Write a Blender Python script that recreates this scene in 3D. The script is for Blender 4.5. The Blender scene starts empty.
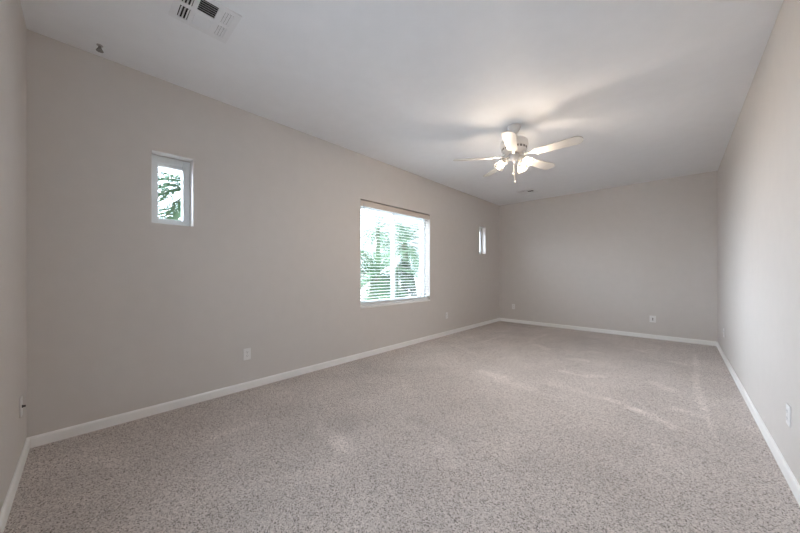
import bpy, bmesh, math, random
from mathutils import Vector, Matrix, noise

random.seed(7)
PI = math.pi
scene = bpy.context.scene
col = scene.collection

# ------------------------------------------------------------------ camera, sky, exposure
ROOM_W, ROOM_L, ROOM_H = 3.55, 7.02, 2.74       # window wall is x = 0, near wall y = 0
CAM = Vector((3.10, 0.26, 1.15))
YAW = math.radians(43.2)

cam_data = bpy.data.cameras.new('camera')
cam_data.sensor_width = 36.0
cam_data.lens = 296.0 * 36.0 / 800.0
cam_data.shift_y = 6.0 / 800.0
cam_data.clip_start = 0.02
cam = bpy.data.objects.new('camera', cam_data)
cam.location = CAM
cam.rotation_euler = (PI / 2, 0, YAW)
col.objects.link(cam)
scene.camera = cam

world = bpy.data.worlds.new('sky')
scene.world = world
world.use_nodes = True
wt = world.node_tree
bg = wt.nodes['Background']
SKY_STRENGTH = 1.0
SKY_SOUTH = 9.0
SKY_WEST = 35.0
SKY_COLOR = (0.94, 1.01, 1.20)
# bright thin overcast: brightest towards the veiled sun beyond the window wall (-x), next towards -y, and overhead
wtc = wt.nodes.new('ShaderNodeTexCoord')
wsep = wt.nodes.new('ShaderNodeSeparateXYZ')
wt.links.new(wtc.outputs['Generated'], wsep.inputs[0])


def wmath(op, a, b, c=None):
    n = wt.nodes.new('ShaderNodeMath')
    n.operation = op
    for k, v in enumerate((a, b, c)):
        if v is None:
            continue
        if isinstance(v, (int, float)):
            n.inputs[k].default_value = v
        else:
            wt.links.new(v, n.inputs[k])
    return n.outputs[0]


w_south = wmath('POWER', wmath('MAXIMUM', wmath('MULTIPLY', wsep.outputs['Y'], -1.0), 0.0), 1.5)
w_west = wmath('POWER', wmath('MAXIMUM', wmath('MULTIPLY_ADD', wsep.outputs['X'], -0.95, wmath('MULTIPLY', wsep.outputs['Y'], -0.31)), 0.0), 3.5)
w_side = wmath('MULTIPLY_ADD', w_south, SKY_SOUTH, SKY_STRENGTH)
w_side = wmath('MULTIPLY_ADD', w_west, SKY_WEST, w_side)
w_up = wmath('MULTIPLY_ADD', wmath('MAXIMUM', wsep.outputs['Z'], 0.0), 0.9, 0.6)
wt.links.new(wmath('MULTIPLY', w_side, w_up), bg.inputs['Strength'])
bg.inputs['Color'].default_value = SKY_COLOR + (1,)
BULB_STRENGTH = 840.0
BULB_COLOR = (1.0, 0.87, 0.74)

scene.view_settings.view_transform = 'Standard'
scene.view_settings.look = 'None'
scene.view_settings.gamma = 1.0
scene.view_settings.use_curve_mapping = False
scene.view_settings.exposure = 0.44
scene.cycles.max_bounces = 16
scene.cycles.diffuse_bounces = 10
scene.cycles.transparent_max_bounces = 24
scene.cycles.sample_clamp_indirect = 6.0
scene.cycles.use_denoising = True


# ------------------------------------------------------------------ materials
def new_mat(name):
    m = bpy.data.materials.new(name)
    m.use_nodes = True
    nt = m.node_tree
    return m, nt, nt.nodes['Principled BSDF']


def paint(name, rgb, rough=0.6, var=0.03, bump=0.0, bump_scale=180.0, spec=0.3):
    m, nt, p = new_mat(name)
    tc = nt.nodes.new('ShaderNodeTexCoord')
    n = nt.nodes.new('ShaderNodeTexNoise')
    n.inputs['Scale'].default_value = 9.0
    n.inputs['Detail'].default_value = 4.0
    nt.links.new(tc.outputs['Object'], n.inputs['Vector'])
    r = nt.nodes.new('ShaderNodeValToRGB')
    r.color_ramp.elements[0].position = 0.3
    r.color_ramp.elements[1].position = 0.7
    r.color_ramp.elements[0].color = tuple(c * (1 - var) for c in rgb) + (1,)
    r.color_ramp.elements[1].color = tuple(min(1, c * (1 + var)) for c in rgb) + (1,)
    nt.links.new(n.outputs['Fac'], r.inputs['Fac'])
    nt.links.new(r.outputs['Color'], p.inputs['Base Color'])
    p.inputs['Roughness'].default_value = rough
    p.inputs['Specular IOR Level'].default_value = spec
    if bump > 0:
        n2 = nt.nodes.new('ShaderNodeTexNoise')
        n2.inputs['Scale'].default_value = bump_scale
        n2.inputs['Detail'].default_value = 2.0
        nt.links.new(tc.outputs['Object'], n2.inputs['Vector'])
        b = nt.nodes.new('ShaderNodeBump')
        b.inputs['Strength'].default_value = bump
        b.inputs['Distance'].default_value = 0.004
        nt.links.new(n2.outputs['Fac'], b.inputs['Height'])
        nt.links.new(b.outputs['Normal'], p.inputs['Normal'])
    return m


def carpet_mat():
    m, nt, p = new_mat('carpet')
    L = nt.links.new
    tc = nt.nodes.new('ShaderNodeTexCoord')
    n1 = nt.nodes.new('ShaderNodeTexVoronoi')          # twisted yarn tufts, each its own shade
    n1.inputs['Scale'].default_value = 220.0
    L(tc.outputs['Object'], n1.inputs['Vector'])
    sp = nt.nodes.new('ShaderNodeSeparateColor')
    L(n1.outputs['Color'], sp.inputs[0])
    r1 = nt.nodes.new('ShaderNodeValToRGB')
    e = r1.color_ramp.elements
    e[0].position, e[0].color = 0.04, (0.14, 0.118, 0.105, 1)
    e[1].position, e[1].color = 0.95, (0.72, 0.65, 0.61, 1)
    mid = e.new(0.30)
    mid.color = (0.49, 0.437, 0.405, 1)
    mid = e.new(0.75)
    mid.color = (0.575, 0.515, 0.48, 1)
    L(sp.outputs[0], r1.inputs['Fac'])
    at = nt.nodes.new('ShaderNodeAttribute')           # brushed nap marks and footprints
    at.attribute_name = 'nap'
    mul = nt.nodes.new('ShaderNodeMath')
    mul.operation = 'MULTIPLY_ADD'
    mul.inputs[1].default_value = 0.62
    mul.inputs[2].default_value = 0.70
    L(at.outputs['Fac'], mul.inputs[0])
    mx = nt.nodes.new('ShaderNodeVectorMath')
    mx.operation = 'SCALE'
    L(r1.outputs['Color'], mx.inputs[0])
    L(mul.outputs[0], mx.inputs['Scale'])
    L(mx.outputs[0], p.inputs['Base Color'])
    p.inputs['Roughness'].default_value = 1.0
    p.inputs['Specular IOR Level'].default_value = 0.05
    p.inputs['Sheen Weight'].default_value = 0.15
    b = nt.nodes.new('ShaderNodeBump')
    b.inputs['Strength'].default_value = 0.2
    b.inputs['Distance'].default_value = 0.003
    L(sp.outputs[1], b.inputs['Height'])
    L(b.outputs['Normal'], p.inputs['Normal'])
    return m


def glass_mat():
    m, nt, p = new_mat('window_glass')
    nt.nodes.remove(p)
    out = nt.nodes['Material Output']
    tr = nt.nodes.new('ShaderNodeBsdfTransparent')
    tr.inputs['Color'].default_value = (0.93, 0.97, 0.96, 1)
    gl = nt.nodes.new('ShaderNodeBsdfGlossy')
    gl.inputs['Roughness'].default_value = 0.02
    lw = nt.nodes.new('ShaderNodeLayerWeight')         # 'Facing' is the same from both sides of the sheet
    lw.inputs['Blend'].default_value = 0.5
    pw = nt.nodes.new('ShaderNodeMath')
    pw.operation = 'POWER'
    pw.inputs[1].default_value = 4.0
    nt.links.new(lw.outputs['Facing'], pw.inputs[0])
    fr = nt.nodes.new('ShaderNodeMath')
    fr.operation = 'MULTIPLY_ADD'
    fr.inputs[1].default_value = 0.6
    fr.inputs[2].default_value = 0.03
    nt.links.new(pw.outputs[0], fr.inputs[0])
    mx = nt.nodes.new('ShaderNodeMixShader')
    nt.links.new(fr.outputs[0], mx.inputs[0])
    nt.links.new(tr.outputs[0], mx.inputs[1])
    nt.links.new(gl.outputs[0], mx.inputs[2])
    nt.links.new(mx.outputs[0], out.inputs['Surface'])
    return m


def shade_glass_mat():
    m, nt, p = new_mat('frosted_lamp_glass')
    nt.nodes.remove(p)
    out = nt.nodes['Material Output']
    tr = nt.nodes.new('ShaderNodeBsdfTransparent')
    tr.inputs['Color'].default_value = (0.72, 0.70, 0.67, 1)
    tl = nt.nodes.new('ShaderNodeBsdfTranslucent')
    tl.inputs['Color'].default_value = (0.9, 0.86, 0.8, 1)
    gl = nt.nodes.new('ShaderNodeBsdfGlossy')
    gl.inputs['Roughness'].default_value = 0.15
    m1 = nt.nodes.new('ShaderNodeMixShader')
    m1.inputs[0].default_value = 0.07
    m2 = nt.nodes.new('ShaderNodeMixShader')
    lw = nt.nodes.new('ShaderNodeMath')
    lf = nt.nodes.new('ShaderNodeLayerWeight')
    lw.operation = 'MULTIPLY_ADD'
    lw.inputs[1].default_value = 0.3
    lw.inputs[2].default_value = 0.04
    nt.links.new(lf.outputs['Facing'], lw.inputs[0])
    nt.links.new(tr.outputs[0], m1.inputs[1])
    nt.links.new(tl.outputs[0], m1.inputs[2])
    nt.links.new(lw.outputs[0], m2.inputs[0])
    nt.links.new(m1.outputs[0], m2.inputs[1])
    nt.links.new(gl.outputs[0], m2.inputs[2])
    nt.links.new(m2.outputs[0], out.inputs['Surface'])
    return m


def bulb_mat():
    m, nt, p = new_mat('lit_bulb')
    p.inputs['Base Color'].default_value = (1, 0.95, 0.88, 1)
    p.inputs['Emission Color'].default_value = BULB_COLOR + (1,)
    p.inputs['Emission Strength'].default_value = BULB_STRENGTH
    return m


def leaf_mat(name, a, b):
    m, nt, p = new_mat(name)
    tc = nt.nodes.new('ShaderNodeTexCoord')
    n = nt.nodes.new('ShaderNodeTexNoise')
    n.inputs['Scale'].default_value = 5.0
    nt.links.new(tc.outputs['Object'], n.inputs['Vector'])
    r = nt.nodes.new('ShaderNodeValToRGB')
    r.color_ramp.elements[0].position = 0.35
    r.color_ramp.elements[1].position = 0.65
    r.color_ramp.elements[0].color = a + (1,)
    r.color_ramp.elements[1].color = b + (1,)
    nt.links.new(n.outputs['Fac'], r.inputs['Fac'])
    nt.links.new(r.outputs['Color'], p.inputs['Base Color'])
    p.inputs['Roughness'].default_value = 0.55
    p.inputs['Specular IOR Level'].default_value = 0.25
    return m


def slot_mat():
    return paint('dark_gap', (0.035, 0.033, 0.032), 0.8, 0.1)


WALL = paint('greige_wall_paint', (0.63, 0.595, 0.565), 0.62, 0.012, 0.10, 150.0, 0.35)
CEIL = paint('white_ceiling_paint', (0.85, 0.865, 0.89), 0.75, 0.012, 0.12, 120.0, 0.2)
TRIM = paint('white_trim_paint', (0.87, 0.865, 0.85), 0.4, 0.01, spec=0.4)
VINYL = paint('white_vinyl', (0.74, 0.77, 0.78), 0.4, 0.01, spec=0.4)
BLIND = paint('white_blind_slat', (0.80, 0.81, 0.81), 0.45, 0.01, spec=0.4)
CREAM = paint('cream_valance', (0.62, 0.55, 0.49), 0.5, 0.01)
PLATE = paint('white_plastic', (0.80, 0.79, 0.78), 0.35, 0.01, spec=0.5)
DARK = slot_mat()
METALW = paint('white_enamel', (0.76, 0.74, 0.72), 0.4, 0.015, spec=0.45)
BLADE = paint('white_fan_blade', (0.62, 0.60, 0.575), 0.45, 0.02, spec=0.4)
BRASS = paint('bright_chain_metal', (0.62, 0.58, 0.52), 0.3, 0.02, spec=0.6)
STUCCO = paint('pale_stucco', (0.66, 0.62, 0.56), 0.9, 0.04, 0.2, 60.0)
GRAVEL = paint('pale_gravel', (0.58, 0.54, 0.49), 0.95, 0.25, 0.4, 30.0)
TRUNK = paint('palm_trunk', (0.12, 0.095, 0.075), 0.9, 0.3, 0.5, 30.0)
CARPET = carpet_mat()
GLASS = glass_mat()
LAMPGLASS = shade_glass_mat()
BULB = bulb_mat()
LEAF = leaf_mat('palm_leaf', (0.05, 0.11, 0.055), (0.10, 0.19, 0.09))
DRYLEAF = leaf_mat('dry_palm_leaf', (0.09, 0.06, 0.035), (0.15, 0.11, 0.07))
BUSH = leaf_mat('bush_leaf', (0.028, 0.06, 0.034), (0.055, 0.10, 0.055))
REGW = paint('white_register_enamel', (0.80, 0.81, 0.83), 0.45, 0.01)
GREYP = paint('grey_plastic', (0.27, 0.26, 0.25), 0.6, 0.05)


# ------------------------------------------------------------------ mesh helpers
def link(o, parent=None):
    col.objects.link(o)
    if parent is not None:
        o.parent = parent
    return o


def tag(o, label=None, cat=None, group=None, kind=None):
    if label:
        o['label'] = label
    if cat:
        o['category'] = cat
    if group:
        o['group'] = group
    if kind:
        o['kind'] = kind
    return o


def empty(name, loc, rz=0.0, rot=None):
    o = bpy.data.objects.new(name, None)
    o.empty_display_size = 0.1
    o.location = loc
    o.rotation_euler = rot if rot else (0, 0, rz)
    return link(o)


def obj(name, bm, mat, parent=None, smooth=False, bevel=0.0):
    me = bpy.data.meshes.new(name)
    bmesh.ops.recalc_face_normals(bm, faces=bm.faces[:])
    if smooth:
        for f in bm.faces:
            f.smooth = True
    bm.to_mesh(me)
    bm.free()
    me.materials.append(mat)
    o = bpy.data.objects.new(name, me)
    link(o, parent)
    if bevel > 0:
        md = o.modifiers.new('bevel', 'BEVEL')
        md.width = bevel
        md.segments = 2
        md.limit_method = 'ANGLE'
    return o


def add_box(bm, x0, y0, z0, x1, y1, z1, M=None):
    vs = []
    for x in (x0, x1):
        for y in (y0, y1):
            for z in (z0, z1):
                v = Vector((x, y, z))
                vs.append(bm.verts.new(M @ v if M else v))
    for a in ((0, 1, 3, 2), (4, 6, 7, 5), (0, 4, 5, 1), (2, 3, 7, 6), (0, 2, 6, 4), (1, 5, 7, 3)):
        bm.faces.new([vs[i] for i in a])


def add_lathe(bm, prof, seg=32, M=None, cap=True):
    rings = []
    for r, z in prof:
        ring = []
        for k in range(seg):
            a = 2 * PI * k / seg
            v = Vector((r * math.cos(a), r * math.sin(a), z))
            ring.append(bm.verts.new(M @ v if M else v))
        rings.append(ring)
    for i in range(len(rings) - 1):
        for k in range(seg):
            k2 = (k + 1) % seg
            bm.faces.new((rings[i][k], rings[i][k2], rings[i + 1][k2], rings[i + 1][k]))
    if cap:
        bm.faces.new(rings[0])
        bm.faces.new(rings[-1])


def add_tube(bm, pts, radii, seg=10):
    pts = [Vector(p) for p in pts]
    if not isinstance(radii, (list, tuple)):
        radii = [radii] * len(pts)
    rings = []
    for i, p in enumerate(pts):
        d = (pts[min(i + 1, len(pts) - 1)] - pts[max(i - 1, 0)]).normalized()
        up = Vector((0, 0, 1)) if abs(d.z) < 0.95 else Vector((1, 0, 0))
        a = d.cross(up).normalized()
        b = d.cross(a).normalized()
        rings.append([bm.verts.new(p + (a * math.cos(2 * PI * k / seg) + b * math.sin(2 * PI * k / seg)) * radii[i])
                      for k in range(seg)])
    for i in range(len(rings) - 1):
        for k in range(seg):
            k2 = (k + 1) % seg
            bm.faces.new((rings[i][k], rings[i][k2], rings[i + 1][k2], rings[i + 1][k]))
    bm.faces.new(rings[0])
    bm.faces.new(rings[-1])


def add_prism(bm, outline, z0, z1, M=None):
    lo, hi = [], []
    for x, y in outline:
        a, b = Vector((x, y, z0)), Vector((x, y, z1))
        lo.append(bm.verts.new(M @ a if M else a))
        hi.append(bm.verts.new(M @ b if M else b))
    n = len(outline)
    bm.faces.new(lo)
    bm.faces.new(hi)
    for i in range(n):
        j = (i + 1) % n
        bm.faces.new((lo[i], lo[j], hi[j], hi[i]))


def copy_tree(o, parent=None):
    c = o.copy()
    col.objects.link(c)
    c.parent = parent
    for ch in list(o.children):
        copy_tree(ch, c)
    return c


# ------------------------------------------------------------------ room shell
T = 0.22                                       # outside wall thickness
HOLES = [(0.63, 0.91, 1.555, 2.14), (2.79, 4.31, 0.665, 2.14), (6.05, 6.325, 1.555, 2.14)]


def window_wall():
    bm = bmesh.new()
    ys = sorted({-0.1, ROOM_L + 0.1} | {h[0] for h in HOLES} | {h[1] for h in HOLES})
    zs = sorted({0.0, ROOM_H} | {h[2] for h in HOLES} | {h[3] for h in HOLES})

    def hole(y, z):
        return any(h[0] < y < h[1] and h[2] < z < h[3] for h in HOLES)
    for i in range(len(ys) - 1):
        for j in range(len(zs) - 1):
            if hole((ys[i] + ys[i + 1]) / 2, (zs[j] + zs[j + 1]) / 2):
                continue
            for x in (0.0, -T):
                bm.faces.new([bm.verts.new((x, y, z)) for y, z in
                              ((ys[i], zs[j]), (ys[i + 1], zs[j]), (ys[i + 1], zs[j + 1]), (ys[i], zs[j + 1]))])
    def strip(a, b):
        bm.faces.new([bm.verts.new(v) for v in
                      ((0, a[0], a[1]), (0, b[0], b[1]), (-T, b[0], b[1]), (-T, a[0], a[1]))])
    for y0, y1, z0, z1 in HOLES + [(-0.1, ROOM_L + 0.1, 0.0, ROOM_H)]:
        strip((y0, z0), (y1, z0)); strip((y1, z0), (y1, z1))
        strip((y1, z1), (y0, z1)); strip((y0, z1), (y0, z0))
    bmesh.ops.remove_doubles(bm, verts=bm.verts[:], dist=1e-5)
    return bm


tag(obj('wall_left', window_wall(), WALL, bevel=0.006), kind='structure')
bm = bmesh.new(); add_box(bm, -0.0, ROOM_L, 0, ROOM_W, ROOM_L + 0.12, ROOM_H)
tag(obj('wall_back', bm, WALL), kind='structure')
bm = bmesh.new(); add_box(bm, ROOM_W, -0.12, 0, ROOM_W + 0.12, ROOM_L + 0.12, ROOM_H)
tag(obj('wall_right', bm, WALL), kind='structure')
NX0, NX1, NZ0, NZ1 = 1.55, 2.45, 0.95, 2.14     # added opening in the near wall, out of view, to brighten the room
bm = bmesh.new()
add_box(bm, 0.0, -0.12, 0, NX0, 0.0, ROOM_H)
add_box(bm, NX1, -0.12, 0, ROOM_W, 0.0, ROOM_H)
add_box(bm, NX0, -0.12, NZ1, NX1, 0.0, ROOM_H)
add_box(bm, NX0, -0.12, 0, NX1, 0.0, NZ0)
tag(obj('wall_front', bm, WALL), kind='structure')
bm = bmesh.new(); add_box(bm, -T, -0.12, ROOM_H, ROOM_W + 0.12, ROOM_L + 0.12, ROOM_H + 0.12)
tag(obj('ceiling', bm, CEIL), kind='structure')


# carpet with brushed marks
STROKES = []                                   # x0, y0, x1, y1, half width, strength


def build_floor():
    bm = bmesh.new()
    st = 0.025
    nx, ny = int(ROOM_W / st), int(ROOM_L / st)
    lay = bm.verts.layers.float.new('nap')
    grid = []
    for i in range(nx + 1):
        row = []
        for j in range(ny + 1):
            x, y = ROOM_W * i / nx, ROOM_L * j / ny
            v = bm.verts.new((x, y, 0))
            n = 0.5 + 0.34 * noise.noise(Vector((x * 1.3, y * 1.3, 3.1))) + 0.3 * noise.noise(Vector((x * 4.0, y * 3.0, 8.7)))
            n = 0.45 + 0.5 * (n - 0.5)
            for x0, y0, x1, y1, w, s in STROKES:
                dx, dy = x1 - x0, y1 - y0
                l2 = dx * dx + dy * dy + 1e-9
                t = max(0, min(1, ((x - x0) * dx + (y - y0) * dy) / l2))
                d = math.hypot(x - x0 - t * dx, y - y0 - t * dy)
                d += 0.35 * w * noise.noise(Vector((x * 11, y * 11, 1.0)))
                n += s * max(0, min(1, (w - d) / (0.5 * w + 0.01)))
            v[lay] = max(0, min(1.2, n))
            row.append(v)
        grid.append(row)
    for i in range(nx):
        for j in range(ny):
            bm.faces.new((grid[i][j], grid[i + 1][j], grid[i + 1][j + 1], grid[i][j + 1]))
    return bm


STROKES += [
    (3.28, 6.18, 3.24, 4.45, 0.035, 0.30),
    (3.24, 4.45, 3.26, 3.83, 0.045, 0.30),
    (3.26, 3.83, 3.29, 3.29, 0.030, 0.30),
    (2.64, 3.52, 2.87, 3.42, 0.050, 0.30),
    (2.87, 3.42, 3.06, 3.27, 0.075, 0.34),
    (3.10, 3.68, 3.21, 3.64, 0.070, 0.28),
    (2.18, 3.58, 2.55, 3.52, 0.100, 0.20),
    (2.11, 4.07, 2.25, 4.06, 0.060, 0.28),
    (2.34, 4.06, 2.48, 4.19, 0.060, 0.28),
    (2.05, 4.68, 2.21, 4.73, 0.080, 0.25),
    (2.93, 4.32, 3.03, 4.20, 0.100, 0.25),
    (3.07, 5.45, 3.16, 5.40, 0.080, 0.25),
    (2.67, 5.88, 2.74, 5.80, 0.080, 0.25),
    (1.47, 5.17, 1.67, 5.02, 0.080, 0.25),
    (1.26, 5.45, 1.34, 6.20, 0.030, 0.30),
    (0.74, 4.72, 0.77, 5.62, 0.030, 0.30),
    (0.49, 0.30, 0.68, 0.42, 0.070, 0.22),
    (0.74, 0.87, 0.75, 1.14, 0.060, 0.20),
    (1.18, 1.46, 1.41, 1.46, 0.090, 0.22),
    (1.38, 1.44, 1.51, 1.43, 0.090, 0.20),
    (1.43, 3.39, 1.70, 3.41, 0.100, 0.25),
    (1.71, 3.30, 2.03, 3.29, 0.100, 0.20),
    (1.49, 1.92, 1.66, 1.91, 0.080, 0.16),
    (0.52, 4.28, 0.91, 4.07, 0.090, 0.18),
    (3.01, 6.61, 3.01, 5.52, 0.020, 0.20),
    (1.91, 1.93, 2.10, 1.79, 0.080, 0.14),
    (2.17, 5.26, 2.29, 5.30, 0.070, 0.22),
    (2.45, 5.92, 2.51, 5.89, 0.060, 0.22),
    (1.41, 0.82, 1.62, 1.24, 0.090, 0.12),
]
fl = tag(obj('floor', build_floor(), CARPET), kind='structure')


def baseboard(name, length, loc, rz):
    prof = [(0, 0), (0.014, 0), (0.014, 0.058), (0.011, 0.066), (0.005, 0.072), (0, 0.072)]
    bm = bmesh.new()
    a = [bm.verts.new((0, p[0], p[1])) for p in prof]
    b = [bm.verts.new((length, p[0], p[1])) for p in prof]
    bm.faces.new(a); bm.faces.new(b)
    for i in range(len(prof)):
        j = (i + 1) % len(prof)
        bm.faces.new((a[i], a[j], b[j], b[i]))
    o = obj(name, bm, TRIM)
    o.location = loc
    o.rotation_euler = (0, 0, rz)
    return tag(o, kind='structure')


baseboard('baseboard_left', ROOM_L, (0, ROOM_L, 0), -PI / 2)
baseboard('baseboard_back', ROOM_W - 0.028, (ROOM_W - 0.014, ROOM_L, 0), PI)
baseboard('baseboard_right', ROOM_L, (ROOM_W, 0, 0), PI / 2)
baseboard('baseboard_front', ROOM_W - 0.028, (0.014, 0, 0), 0)


# ------------------------------------------------------------------ windows
def ring_frame(bm, y0, y1, z0, z1, w, xa, xb):
    add_box(bm, xa, y0, z0, xb, y0 + w, z1)
    add_box(bm, xa, y1 - w, z0, xb, y1, z1)
    add_box(bm, xa, y0 + w, z0, xb, y1 - w, z0 + w)
    add_box(bm, xa, y0 + w, z1 - w, xb, y1 - w, z1)


def small_window(name, h):
    y0, y1, z0, z1 = h
    r = tag(empty(name, (0, 0, 0)), kind='structure')
    bm = bmesh.new(); ring_frame(bm, y0, y1, z0, z1, 0.055, -0.17, -0.10)
    add_box(bm, -0.165, y0 + 0.055, z1 - 0.085, -0.105, y1 - 0.055, z1 - 0.055)
    obj('window_frame', bm, VINYL, r, bevel=0.004)
    bm = bmesh.new(); add_box(bm, -0.142, y0 + 0.05, z0 + 0.05, -0.137, y1 - 0.05, z1 - 0.05)
    obj('pane', bm, GLASS, r)


small_window('window_1', HOLES[0])
small_window('window_3', HOLES[2])

w4 = tag(empty('added_fill_window', (0, 0, 0)), kind='structure')  # invented window behind the camera, lets extra sky light onto left wall and floor
bm = bmesh.new()
add_box(bm, NX0, -0.11, NZ0, NX0 + 0.05, -0.04, NZ1)
add_box(bm, NX1 - 0.05, -0.11, NZ0, NX1, -0.04, NZ1)
add_box(bm, NX0 + 0.05, -0.11, NZ0, NX1 - 0.05, -0.04, NZ0 + 0.05)
add_box(bm, NX0 + 0.05, -0.11, NZ1 - 0.05, NX1 - 0.05, -0.04, NZ1)
add_box(bm, (NX0 + NX1) / 2 - 0.025, -0.10, NZ0 + 0.05, (NX0 + NX1) / 2 + 0.025, -0.05, NZ1 - 0.05)
obj('window_frame', bm, VINYL, w4, bevel=0.003)
for a, b in ((NX0 + 0.045, (NX0 + NX1) / 2 - 0.02), ((NX0 + NX1) / 2 + 0.02, NX1 - 0.045)):
    bm = bmesh.new(); add_box(bm, a, -0.078, NZ0 + 0.045, b, -0.073, NZ1 - 0.045)
    obj('pane', bm, GLASS, w4)

y0, y1, z0, z1 = HOLES[1]
w2 = tag(empty('window_2', (0, 0, 0)), kind='structure')
bm = bmesh.new(); ring_frame(bm, y0, y1, z0, z1, 0.05, -0.18, -0.10)
obj('window_frame', bm, VINYL, w2, bevel=0.004)
ym = (y0 + y1) / 2
bm = bmesh.new(); ring_frame(bm, y0 + 0.045, ym + 0.02, z0 + 0.045, z1 - 0.045, 0.045, -0.135, -0.108)
obj('sliding_sash', bm, VINYL, w2, bevel=0.003)
bm = bmesh.new(); ring_frame(bm, ym - 0.02, y1 - 0.045, z0 + 0.045, z1 - 0.045, 0.04, -0.168, -0.141)
obj('fixed_sash', bm, VINYL, w2, bevel=0.003)
bm = bmesh.new(); add_box(bm, -0.124, y0 + 0.08, z0 + 0.08, -0.119, ym - 0.02, z1 - 0.08)
obj('pane', bm, GLASS, w2)
bm = bmesh.new(); add_box(bm, -0.157, ym + 0.01, z0 + 0.08, -0.152, y1 - 0.08, z1 - 0.08)
obj('pane', bm, GLASS, w2)
bm = bmesh.new(); add_box(bm, -0.098, y0 + 0.001, z0, 0.010, y1 - 0.001, z0 + 0.022)
obj('window_sill', bm, TRIM, w2, bevel=0.004)

# the blind
BL = tag(empty('window_blind', (-0.045, ym, z1 - 0.004)),
         'white horizontal slat blind lowered and open in the large window', 'blind')
half = (y1 - y0) / 2 - 0.006
H = z1 - z0 - 0.03
bm = bmesh.new(); add_box(bm, -0.028, -half, -0.050, 0.026, half, -0.006)
obj('headrail', bm, BLIND, BL, bevel=0.003)
bm = bmesh.new(); add_box(bm, 0.030, -half, -0.086, 0.042, half, -0.010)
tag(obj('valance', bm, CREAM, BL, bevel=0.003), 'cream valance board')


def slat(bm, z, tilt, w=0.050):
    prof = []
    for k in range(5):
        x = -w / 2 + w * k / 4
        prof.append((x, 0.0035 * (1 - (2 * x / w) ** 2)))
    c, s = math.cos(tilt), math.sin(tilt)
    up, lo = [], []
    for side in (-half + 0.004, half - 0.004):
        up.append([bm.verts.new((x * c - q * s, side, z + x * s + q * c)) for x, q in prof])
        lo.append([bm.verts.new((x * c - (q - .0028) * s, side, z + x * s + (q - .0028) * c)) for x, q in prof])
    for k in range(4):
        bm.faces.new((up[0][k], up[0][k + 1], up[1][k + 1], up[1][k]))
        bm.faces.new((lo[0][k], lo[1][k], lo[1][k + 1], lo[0][k + 1]))
        for e in (0, 1):
            bm.faces.new((up[e][k], lo[e][k], lo[e][k + 1], up[e][k + 1]))
    bm.faces.new((up[0][0], up[1][0], lo[1][0], lo[0][0]))
    bm.faces.new((up[0][4], lo[0][4], lo[1][4], up[1][4]))


bm = bmesh.new()
zz = -0.075
while zz > -(H - 0.062):
    slat(bm, zz, math.radians(-5))
    zz -= 0.0435
for k in range(4):
    slat(bm, -(H - 0.028) + k * 0.006, 0)
obj('slats', bm, BLIND, BL)
bm = bmesh.new(); add_box(bm, -0.026, -half, -H + 0.002, 0.026, half, -H + 0.022)
obj('bottom_rail', bm, BLIND, BL, bevel=0.004)
for yy in (-half + 0.16, 0.0, half - 0.16):
    bm = bmesh.new()
    for xx in (-0.027, 0.027):
        add_tube(bm, [(xx, yy, -0.05), (xx, yy, -H + 0.02)], 0.0012, 6)
    obj('ladder_cord', bm, BLIND, BL)
bm = bmesh.new(); add_tube(bm, [(0.046, -half + 0.05, -0.05), (0.046, -half + 0.05, -1.02)], 0.0035, 8)
add_lathe(bm, [(0.003, -1.06), (0.006, -1.05), (0.006, -1.02), (0.003, -1.01)], 8,
          Matrix.Translation((0.046, -half + 0.05, 0)))
tag(obj('tilt_wand', bm, paint('clear_grey_plastic', (0.42, 0.46, 0.48), 0.2, 0.01), BL), 'grey tilt wand')


# ------------------------------------------------------------------ wall plates
def receptacle_outline():
    pts = []
    for k in range(24):
        a = 2 * PI * k / 24
        pts.append((0.0172 * math.cos(a), max(-0.0125, min(0.0125, 0.0172 * math.sin(a)))))
    return pts


# local frame of every plate: x across, z up, the wall's outward normal is -y
def plate_root(label, loc, rz, group=None, name='wall_outlet', cat='outlet', w=0.070, h=0.115):
    r = tag(empty(name, loc, rz), label, cat, group)
    bm = bmesh.new(); add_box(bm, -w / 2, -0.0065, -h / 2, w / 2, 0.0, h / 2)
    obj('cover_plate', bm, PLATE, r, bevel=0.003)
    return r


FACE = Matrix(((1, 0, 0, 0), (0, 0, -1, 0), (0, 1, 0, 0), (0, 0, 0, 1)))   # xy-outline to xz, z to -y


def duplex(label, loc, rz, group='duplex outlets low on the walls'):
    r = plate_root(label, loc, rz, group)
    for s in (1, -1):
        M = Matrix.Translation((0, 0, s * 0.0195)) @ FACE
        bm = bmesh.new(); add_prism(bm, receptacle_outline(), 0.005, 0.0085, M)
        rc = obj('receptacle', bm, PLATE, r)
        bm = bmesh.new()
        z = s * 0.0195
        add_box(bm, -0.0075, -0.0090, z - 0.001, -0.0053, -0.0080, z + 0.0075)
        add_box(bm, 0.0053, -0.0090, z - 0.001, 0.0075, -0.0080, z + 0.0065)
        add_lathe(bm, [(0.0026, 0.0080), (0.0026, 0.0090)], 10, Matrix.Translation((0, 0, z - 0.007)) @ FACE)
        tag(obj('slots', bm, DARK, rc), 'dark plug slots')
    bm = bmesh.new(); add_lathe(bm, [(0.003, 0.006), (0.0032, 0.007), (0.002, 0.0078)], 12, FACE)
    obj('screw', bm, BRASS, r)
    return r


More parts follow.
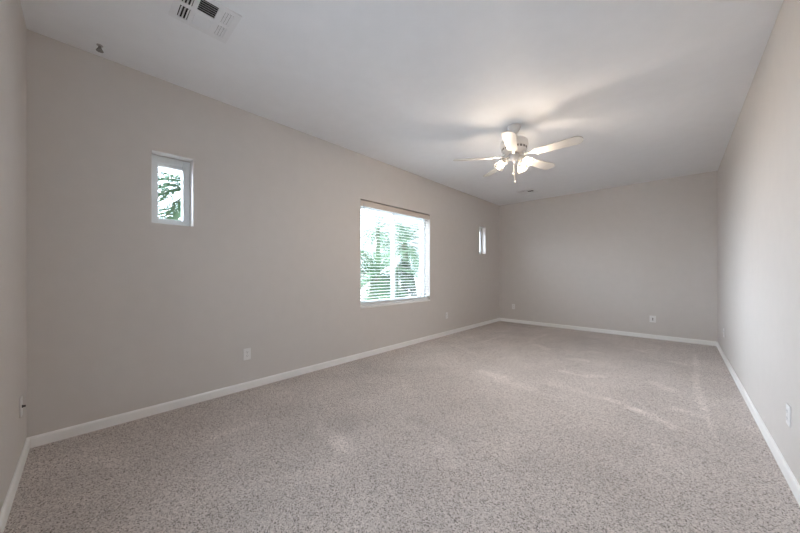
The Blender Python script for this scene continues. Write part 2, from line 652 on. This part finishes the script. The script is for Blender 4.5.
# rz: window wall faces +x -> rz = +90 deg ; back wall faces -y -> 0 ; right wall faces -x -> -90 ; front wall faces +y -> 180
duplex('white outlet on the window wall nearest the camera, right of the small near window', (0.0, 1.356, 0.346), PI / 2)
duplex('white outlet on the window wall just past the large window', (0.0, 4.81, 0.36), PI / 2)
duplex('white outlet at the left end of the far wall near the corner', (0.339, ROOM_L, 0.365), 0)
duplex('white outlet on the right wall close to the camera', (ROOM_W, 2.93, 0.36), -PI / 2)
duplex('white outlet on the right wall close to the far corner', (ROOM_W, 6.1, 0.343), -PI / 2)

r = plate_root('white jack plate in the right half of the far wall', (2.78, ROOM_L, 0.341), 0,
               name='jack_plate', cat='wall plate', w=0.085)
bm = bmesh.new()
add_box(bm, -0.018, -0.0095, -0.034, 0.018, -0.005, 0.034)
ins = obj('jack_insert', bm, PLATE, r, bevel=0.0015)
bm = bmesh.new()
add_box(bm, -0.008, -0.0102, 0.006, 0.008, -0.0090, 0.020)
add_box(bm, -0.008, -0.0102, -0.020, 0.008, -0.0090, -0.006)
tag(obj('jack_opening', bm, DARK, ins), 'dark jack openings')

r = plate_root('white cable plate with a dark connector on the near left wall', (0.28, 0.0, 0.36), PI,
               name='cable_plate', cat='wall plate')
bm = bmesh.new()
add_lathe(bm, [(0.0085, 0.006), (0.0085, 0.010), (0.0055, 0.0105), (0.0055, 0.020), (0.002, 0.0205)], 6, FACE)
tag(obj('connector', bm, DARK, r), 'dark threaded connector')
for s in (1, -1):
    bm = bmesh.new(); add_lathe(bm, [(0.003, 0.006), (0.0032, 0.007), (0.002, 0.0078)], 12,
                                Matrix.Translation((0, 0, s * 0.042)) @ FACE)
    obj('screw', bm, BRASS, r)


# ------------------------------------------------------------------ ceiling registers
def louver_bank(bm, x0, x1, y0, y1, along, n, tilt):
    """n tilted blades in a rectangle, long axis 'x' or 'y'"""
    for k in range(n):
        f = (k + 0.5) / n
        if along == 'x':
            M = Matrix.Translation(((x0 + x1) / 2, y0 + (y1 - y0) * f, -0.0075)) @ Matrix.Rotation(tilt, 4, 'X')
            L, W = (x1 - x0) / 2, (y1 - y0) / n
            add_box(bm, -L, -W * 0.43, -0.0007, L, W * 0.43, 0.0007, M)
        else:
            M = Matrix.Translation((x0 + (x1 - x0) * f, (y0 + y1) / 2, -0.0075)) @ Matrix.Rotation(tilt, 4, 'Y')
            L, W = (y1 - y0) / 2, (x1 - x0) / n
            add_box(bm, -W * 0.43, -L, -0.0007, W * 0.43, L, 0.0007, M)


def register(label, loc):
    r = tag(empty('ceiling_vent', loc), label, 'vent', 'white ceiling registers')
    bm = bmesh.new(); add_box(bm, -0.130, -0.130, -0.0012, 0.130, 0.130, -0.0005)
    tag(obj('backing', bm, DARK, r), 'dark duct opening')
    X = [(-0.123, -0.016), (0.012, 0.122)]
    Y = [(-0.123, -0.072), (-0.048, 0.042), (0.077, 0.123)]
    # frame: everything that is not a bank
    bm = bmesh.new()
    xs = [-0.158, -0.123, -0.016, 0.012, 0.122, 0.158]
    ys = [-0.158, -0.123, -0.072, -0.048, 0.042, 0.077, 0.123, 0.158]
    for i in range(5):
        if i in (0, 2, 4):
            add_box(bm, xs[i], ys[0], -0.007, xs[i + 1], ys[-1], 0.0)
    for j in (0, 2, 4, 6):
        for i in (1, 3):
            add_box(bm, xs[i], ys[j], -0.007, xs[i + 1], ys[j + 1], -0.0012)
    obj('frame', bm, REGW, r, bevel=0.001)
    for (x0, x1) in X:
        bm = bmesh.new(); louver_bank(bm, x0, x1, Y[0][0], Y[0][1], 'x', 3, math.radians(48))
        obj('louver_bank', bm, REGW, r)
        bm = bmesh.new(); louver_bank(bm, x0, x1, Y[2][0], Y[2][1], 'x', 3, math.radians(-14))
        obj('louver_bank', bm, REGW, r)
    bm = bmesh.new(); louver_bank(bm, X[1][0], X[1][1], Y[1][0], Y[1][1], 'y', 6, math.radians(38))
    obj('louver_bank', bm, REGW, r)
    bm = bmesh.new(); louver_bank(bm, X[0][0], X[0][1], Y[1][0], Y[1][1], 'y', 6, math.radians(-22))
    obj('louver_bank', bm, REGW, r)
    return r


reg = register('large white louvred ceiling vent near the camera, above the window wall', (0.973, 0.770, ROOM_H))
c = copy_tree(reg)
c.location = (0.94, 6.21, ROOM_H)
c['label'] = 'white louvred ceiling vent beyond the fan near the far wall'

hook = tag(empty('ceiling_hook', (0.15, 0.332, ROOM_H)), 'small dark grey fitting on the ceiling near the left corner', 'ceiling fitting')
bm = bmesh.new(); add_lathe(bm, [(0.017, 0.0), (0.017, -0.003), (0.008, -0.006)], 20)
obj('base_disc', bm, paint('pale_grey_plastic', (0.45, 0.44, 0.43), 0.6, 0.03), hook, True)
bm = bmesh.new(); add_lathe(bm, [(0.007, -0.004), (0.009, -0.018), (0.016, -0.032), (0.020, -0.040), (0.012, -0.044)], 20)
obj('peg', bm, GREYP, hook, True)


# ------------------------------------------------------------------ ceiling fan
FAN = Vector((1.80, 3.46, ROOM_H))
fan = tag(empty('ceiling_fan', FAN), 'white five-blade ceiling fan with lit lamps hanging from the ceiling', 'fan')
bm = bmesh.new()
add_lathe(bm, [(0.068, 0.0), (0.068, -0.012), (0.060, -0.040), (0.042, -0.066), (0.024, -0.078), (0.016, -0.080)], 32)
obj('canopy', bm, METALW, fan, True)
bm = bmesh.new(); add_tube(bm, [(0, 0, -0.075), (0, 0, -0.155)], 0.0135, 14)
obj('downrod', bm, METALW, fan, True)
bm = bmesh.new()
add_lathe(bm, [(0.022, -0.135), (0.060, -0.142), (0.118, -0.152), (0.140, -0.172), (0.144, -0.215), (0.138, -0.232),
               (0.128, -0.238), (0.128, -0.268), (0.110, -0.290), (0.070, -0.300), (0.030, -0.302)], 40)
mh = obj('motor_housing', bm, METALW, fan, True)
bm = bmesh.new()
for k in range(20):
    a = 2 * PI * k / 20
    M = Matrix.Rotation(a, 4, 'Z') @ Matrix.Translation((0.1275, 0, -0.253))
    add_box(bm, -0.003, -0.013, -0.011, 0.0018, 0.013, 0.011, M)
tag(obj('vent_slots', bm, paint('vent_shadow_grey', (0.20, 0.18, 0.165), 0.7, 0.05), mh), 'dark cooling slots around the motor')

BZ = -0.336                                     # blade plane below the ceiling


def blade_outline():
    pts = []
    r0, r1 = 0.215, 0.655
    for k in range(9):                          # root to tip along one side
        f = k / 8
        pts.append((r0 + (r1 - 0.06 - r0) * f, -(0.050 + 0.016 * f)))
    for k in range(1, 12):                      # rounded tip
        a = -PI / 2 + PI * k / 12
        pts.append((r1 - 0.06 + 0.06 * math.cos(a), 0.066 * math.sin(a)))
    for k in range(8, -1, -1):
        f = k / 8
        pts.append((r0 + (r1 - 0.06 - r0) * f, 0.050 + 0.016 * f))
    return pts


for k in range(5):
    a = math.radians(43.2 + 28.5 + 72 * k)
    R = Matrix.Rotation(a, 4, 'Z') @ Matrix.Translation((0, 0, BZ)) @ Matrix.Rotation(math.radians(-12), 4, 'X')
    bm = bmesh.new(); add_prism(bm, blade_outline(), -0.003, 0.003, R)
    b = obj('fan_blade', bm, BLADE, fan)
    bm = bmesh.new()
    add_prism(bm, [(0.10, -0.016), (0.17, -0.013), (0.215, -0.036), (0.275, -0.040), (0.305, -0.012), (0.305, 0.012),
                   (0.275, 0.040), (0.215, 0.036), (0.17, 0.013), (0.10, 0.016)], 0.003, 0.008,  R)
    Rz = Matrix.Rotation(a, 4, 'Z')
    p0 = Rz @ Vector((0.085, 0, -0.285)); p1 = Rz @ Vector((0.12, 0, BZ + 0.012)); p2 = Rz @ Vector((0.19, 0, BZ + 0.006))
    add_tube(bm, [p0, p1, p2], [0.014, 0.012, 0.009], 8)
    obj('blade_iron', bm, METALW, b)

bm = bmesh.new()
add_lathe(bm, [(0.030, -0.298), (0.052, -0.304), (0.058, -0.318), (0.056, -0.345), (0.040, -0.368), (0.018, -0.380), (0.010, -0.392), (0.002, -0.394)], 32)
kit = obj('light_kit', bm, METALW, fan, True)
for ang in (180.0, -52.0, 38.0):
    a = math.radians(43.2 + ang)
    d = Vector((math.cos(a), math.sin(a), 0))
    p0 = d * 0.045 + Vector((0, 0, -0.340))
    p1 = d * 0.085 + Vector((0, 0, -0.345))
    p2 = d * 0.105 + Vector((0, 0, -0.362))
    axis = (d * 0.62 + Vector((0, 0, -0.78))).normalized()
    bm = bmesh.new(); add_tube(bm, [p0, p1, p2, p2 + axis * 0.008], [0.009, 0.009, 0.010, 0.016], 12)
    q = axis.to_track_quat('Z', 'Y').to_matrix().to_4x4()
    M = Matrix.Translation(p2 + axis * 0.006) @ q
    add_lathe(bm, [(0.014, -0.006), (0.026, -0.004), (0.0285, 0.006), (0.0290, 0.044), (0.0270, 0.044), (0.0262, 0.004), (0.010, 0.002)], 24, M)
    tag(obj('lamp_arm', bm, BRASS, fan, True), 'curved metal lamp arm with its fitter cup')
    bm = bmesh.new()
    add_lathe(bm, [(0.020, 0.0), (0.024, 0.010), (0.0315, 0.032), (0.042, 0.062), (0.045, 0.078), (0.056, 0.100),
                   (0.0545, 0.100), (0.0435, 0.078), (0.0405, 0.062), (0.0300, 0.032), (0.0225, 0.010)], 28, M, cap=False)
    obj('lamp_shade', bm, LAMPGLASS, fan, True)
    bm = bmesh.new()
    add_lathe(bm, [(0.011, 0.004), (0.013, 0.022), (0.021, 0.040), (0.0235, 0.056), (0.020, 0.071), (0.010, 0.080), (0.002, 0.082)], 20, M)
    tag(obj('bulb', bm, BULB, fan, True), 'glowing warm white bulb')
for (cx, cy, zl) in ((0.012, -0.010, -0.60), (-0.014, 0.012, -0.50)):
    bm = bmesh.new()
    n = int((-0.385 - zl) / 0.006)
    for k in range(n):
        z = -0.385 - 0.006 * k
        add_lathe(bm, [(0.0006, z), (0.0015, z - 0.0015), (0.0015, z - 0.0042), (0.0006, z - 0.0058)], 6,
                  Matrix.Translation((cx, cy, 0)), cap=False)
    add_lathe(bm, [(0.002, zl), (0.006, zl - 0.006), (0.0055, zl - 0.020), (0.002, zl - 0.026)], 10, Matrix.Translation((cx, cy, 0)))
    obj('pull_chain', bm, BRASS, fan, True)


# ------------------------------------------------------------------ outside
bm = bmesh.new(); add_box(bm, -30, -20, -0.35, -T, 32, -0.15)
tag(obj('ground', bm, GRAVEL), kind='structure')


def frond(bm, base, az, elev, length, droop, nleaf=34, leaf=0.34, lw=0.011):
    """arching feather frond: midrib and paired leaflets"""
    pts = []
    p = Vector(base)
    e = elev
    n = 14
    for k in range(n + 1):
        pts.append(p.copy())
        d = Vector((math.cos(az) * math.cos(e), math.sin(az) * math.cos(e), math.sin(e)))
        p = p + d * (length / n)
        e -= droop / n * (0.5 + k / n)
    add_tube(bm, pts, [0.014 * (1 - 0.8 * k / n) + 0.002 for k in range(n + 1)], 5)
    for k in range(nleaf):
        f = 0.12 + 0.87 * k / nleaf
        i = min(n - 1, int(f * n)); g = f * n - i
        q = pts[i].lerp(pts[i + 1], g)
        d = (pts[i + 1] - pts[i]).normalized()
        side = d.cross(Vector((0, 0, 1)))
        if side.length < 0.05:
            side = Vector((math.sin(az), -math.cos(az), 0))
        side.normalize()
        up = side.cross(d).normalized()
        ll = leaf * (0.45 + 0.75 * math.sin(PI * (0.15 + 0.8 * f))) * random.uniform(0.85, 1.1)
        for s in (1, -1):
            v = (side * s * 0.80 + d * 0.62 + up * random.uniform(0.05, 0.28)).normalized()
            w = d.cross(v).normalized().cross(v).normalized() * lw
            a = q; m_ = q + v * ll * 0.5; t = q + v * ll + Vector((0, 0, -0.22 * ll))
            th = v.cross(w).normalized() * 0.0015
            va = [bm.verts.new(x) for x in (a + w * 0.5, a - w * 0.5, m_ - w, t, m_ + w, a + th, m_ + th * 2)]
            bm.faces.new((va[0], va[5], va[6], va[4])); bm.faces.new((va[5], va[1], va[2], va[6]))
            bm.faces.new((va[4], va[6], va[3])); bm.faces.new((va[6], va[2], va[3]))


def palm(label, loc, crown, fronds, dry=(), leaf=0.36, nleaf=34, lw=0.011):
    r = tag(empty('palm_tree', loc), label, 'palm tree', 'palms outside the windows')
    bm = bmesh.new()
    pts, rad = [], []
    k = 0
    while k * 0.08 < crown:
        pts.append((0.02 * math.sin(k * 0.6), 0.02 * math.cos(k * 0.5), k * 0.08)); rad.append(0.13 if k % 2 else 0.105); k += 1
    pts.append((0, 0, crown)); rad.append(0.09)
    add_tube(bm, pts, rad, 14)
    obj('trunk', bm, TRUNK, r)
    for az, el, ln, dr in fronds:
        bm = bmesh.new(); frond(bm, (0, 0, crown), math.radians(az), math.radians(el), ln, math.radians(dr), leaf=leaf, nleaf=nleaf, lw=lw)
        obj('frond', bm, LEAF, r)
    for az, el, ln, dr in dry:
        bm = bmesh.new(); frond(bm, (0, 0, crown - 0.08), math.radians(az), math.radians(el), ln, math.radians(dr), leaf=leaf, nleaf=nleaf, lw=lw)
        tag(obj('frond', bm, DRYLEAF, r), 'dry brown frond')
    return r


def crown_set(n, seed, lo=-15, hi=70, ln=1.5):
    rr = random.Random(seed)
    return [(360 * k / n + rr.uniform(-12, 12), lo + (hi - lo) * ((k * 0.618) % 1.0), ln * rr.uniform(0.85, 1.15), rr.uniform(55, 95))
            for k in range(n)]


palm('palm tree outside the small near window', (-2.75, 1.62, -0.15), 2.75,
     [(-75, -18, 1.3, 55), (-120, -8, 1.2, 60), (-40, -28, 1.25, 45), (-95, 8, 1.3, 60), (-60, 2, 1.3, 70), (-65, -9, 1.4, 60)]
     + crown_set(9, 2, -5, 65, 1.3),
     [(-70, -42, 1.1, 35), (-110, -48, 1.0, 30), (-30, -50, 1.0, 30), (20, -45, 1.0, 30)], leaf=0.5, nleaf=54, lw=0.008)
palm('low palm tree outside the left half of the large window', (-2.14, 4.94, -0.15), 1.15, crown_set(20, 5, -30, 70, 1.15))
palm('palm tree with upright fronds outside the right half of the large window', (-4.97, 9.15, -0.15), 2.45,
     crown_set(20, 9, -40, 78, 1.4), leaf=0.42)
palm('tall palm tree far outside the large window', (-8.7, 11.1, -0.15), 3.6, crown_set(20, 12, -40, 60, 2.0), leaf=0.5)


def shrub(label, loc, rx, rz, n, seed):
    r = tag(empty('shrub', loc), label, 'shrub', 'shrubs outside the large window')
    rr = random.Random(seed)
    bm = bmesh.new()
    for k in range(n):
        a, u = rr.uniform(0, 2 * PI), rr.uniform(-0.15, 1.0)
        s = math.sqrt(max(0, 1 - u * u)) * rr.uniform(0.75, 1.0)
        c_ = Vector((rx * s * math.cos(a), rx * s * math.sin(a), rz * 0.15 + rz * 0.85 * max(0.0, u) * rr.uniform(0.8, 1)))
        q = Matrix.Translation(c_) @ Matrix.Rotation(rr.uniform(0, 6.3), 4, 'Z') @ Matrix.Rotation(rr.uniform(-1, 1), 4, 'X')
        L = rr.uniform(0.035, 0.07)
        vs = [bm.verts.new(q @ Vector(v)) for v in ((-L, 0, 0), (0, -L * .45, .008), (L, 0, 0), (0, L * .45, .008))]
        bm.faces.new(vs)
    obj('foliage', bm, BUSH, r)
    bm = bmesh.new()
    for k in range(5):
        a = 2 * PI * k / 5
        add_tube(bm, [(0, 0, -0.02), (rx * 0.3 * math.cos(a), rx * 0.3 * math.sin(a), rz * 0.4), (rx * 0.6 * math.cos(a), rx * 0.6 * math.sin(a), rz * 0.8)], [0.02, 0.014, 0.006], 6)
    obj('stems', bm, TRUNK, r)


shrub('low green shrub outside the left half of the large window', (-4.47, 7.6, -0.15), 0.6, 1.25, 2600, 1)
shrub('tall domed green shrub outside the right half of the large window', (-2.97, 6.9, -0.15), 0.42, 1.75, 3200, 2)
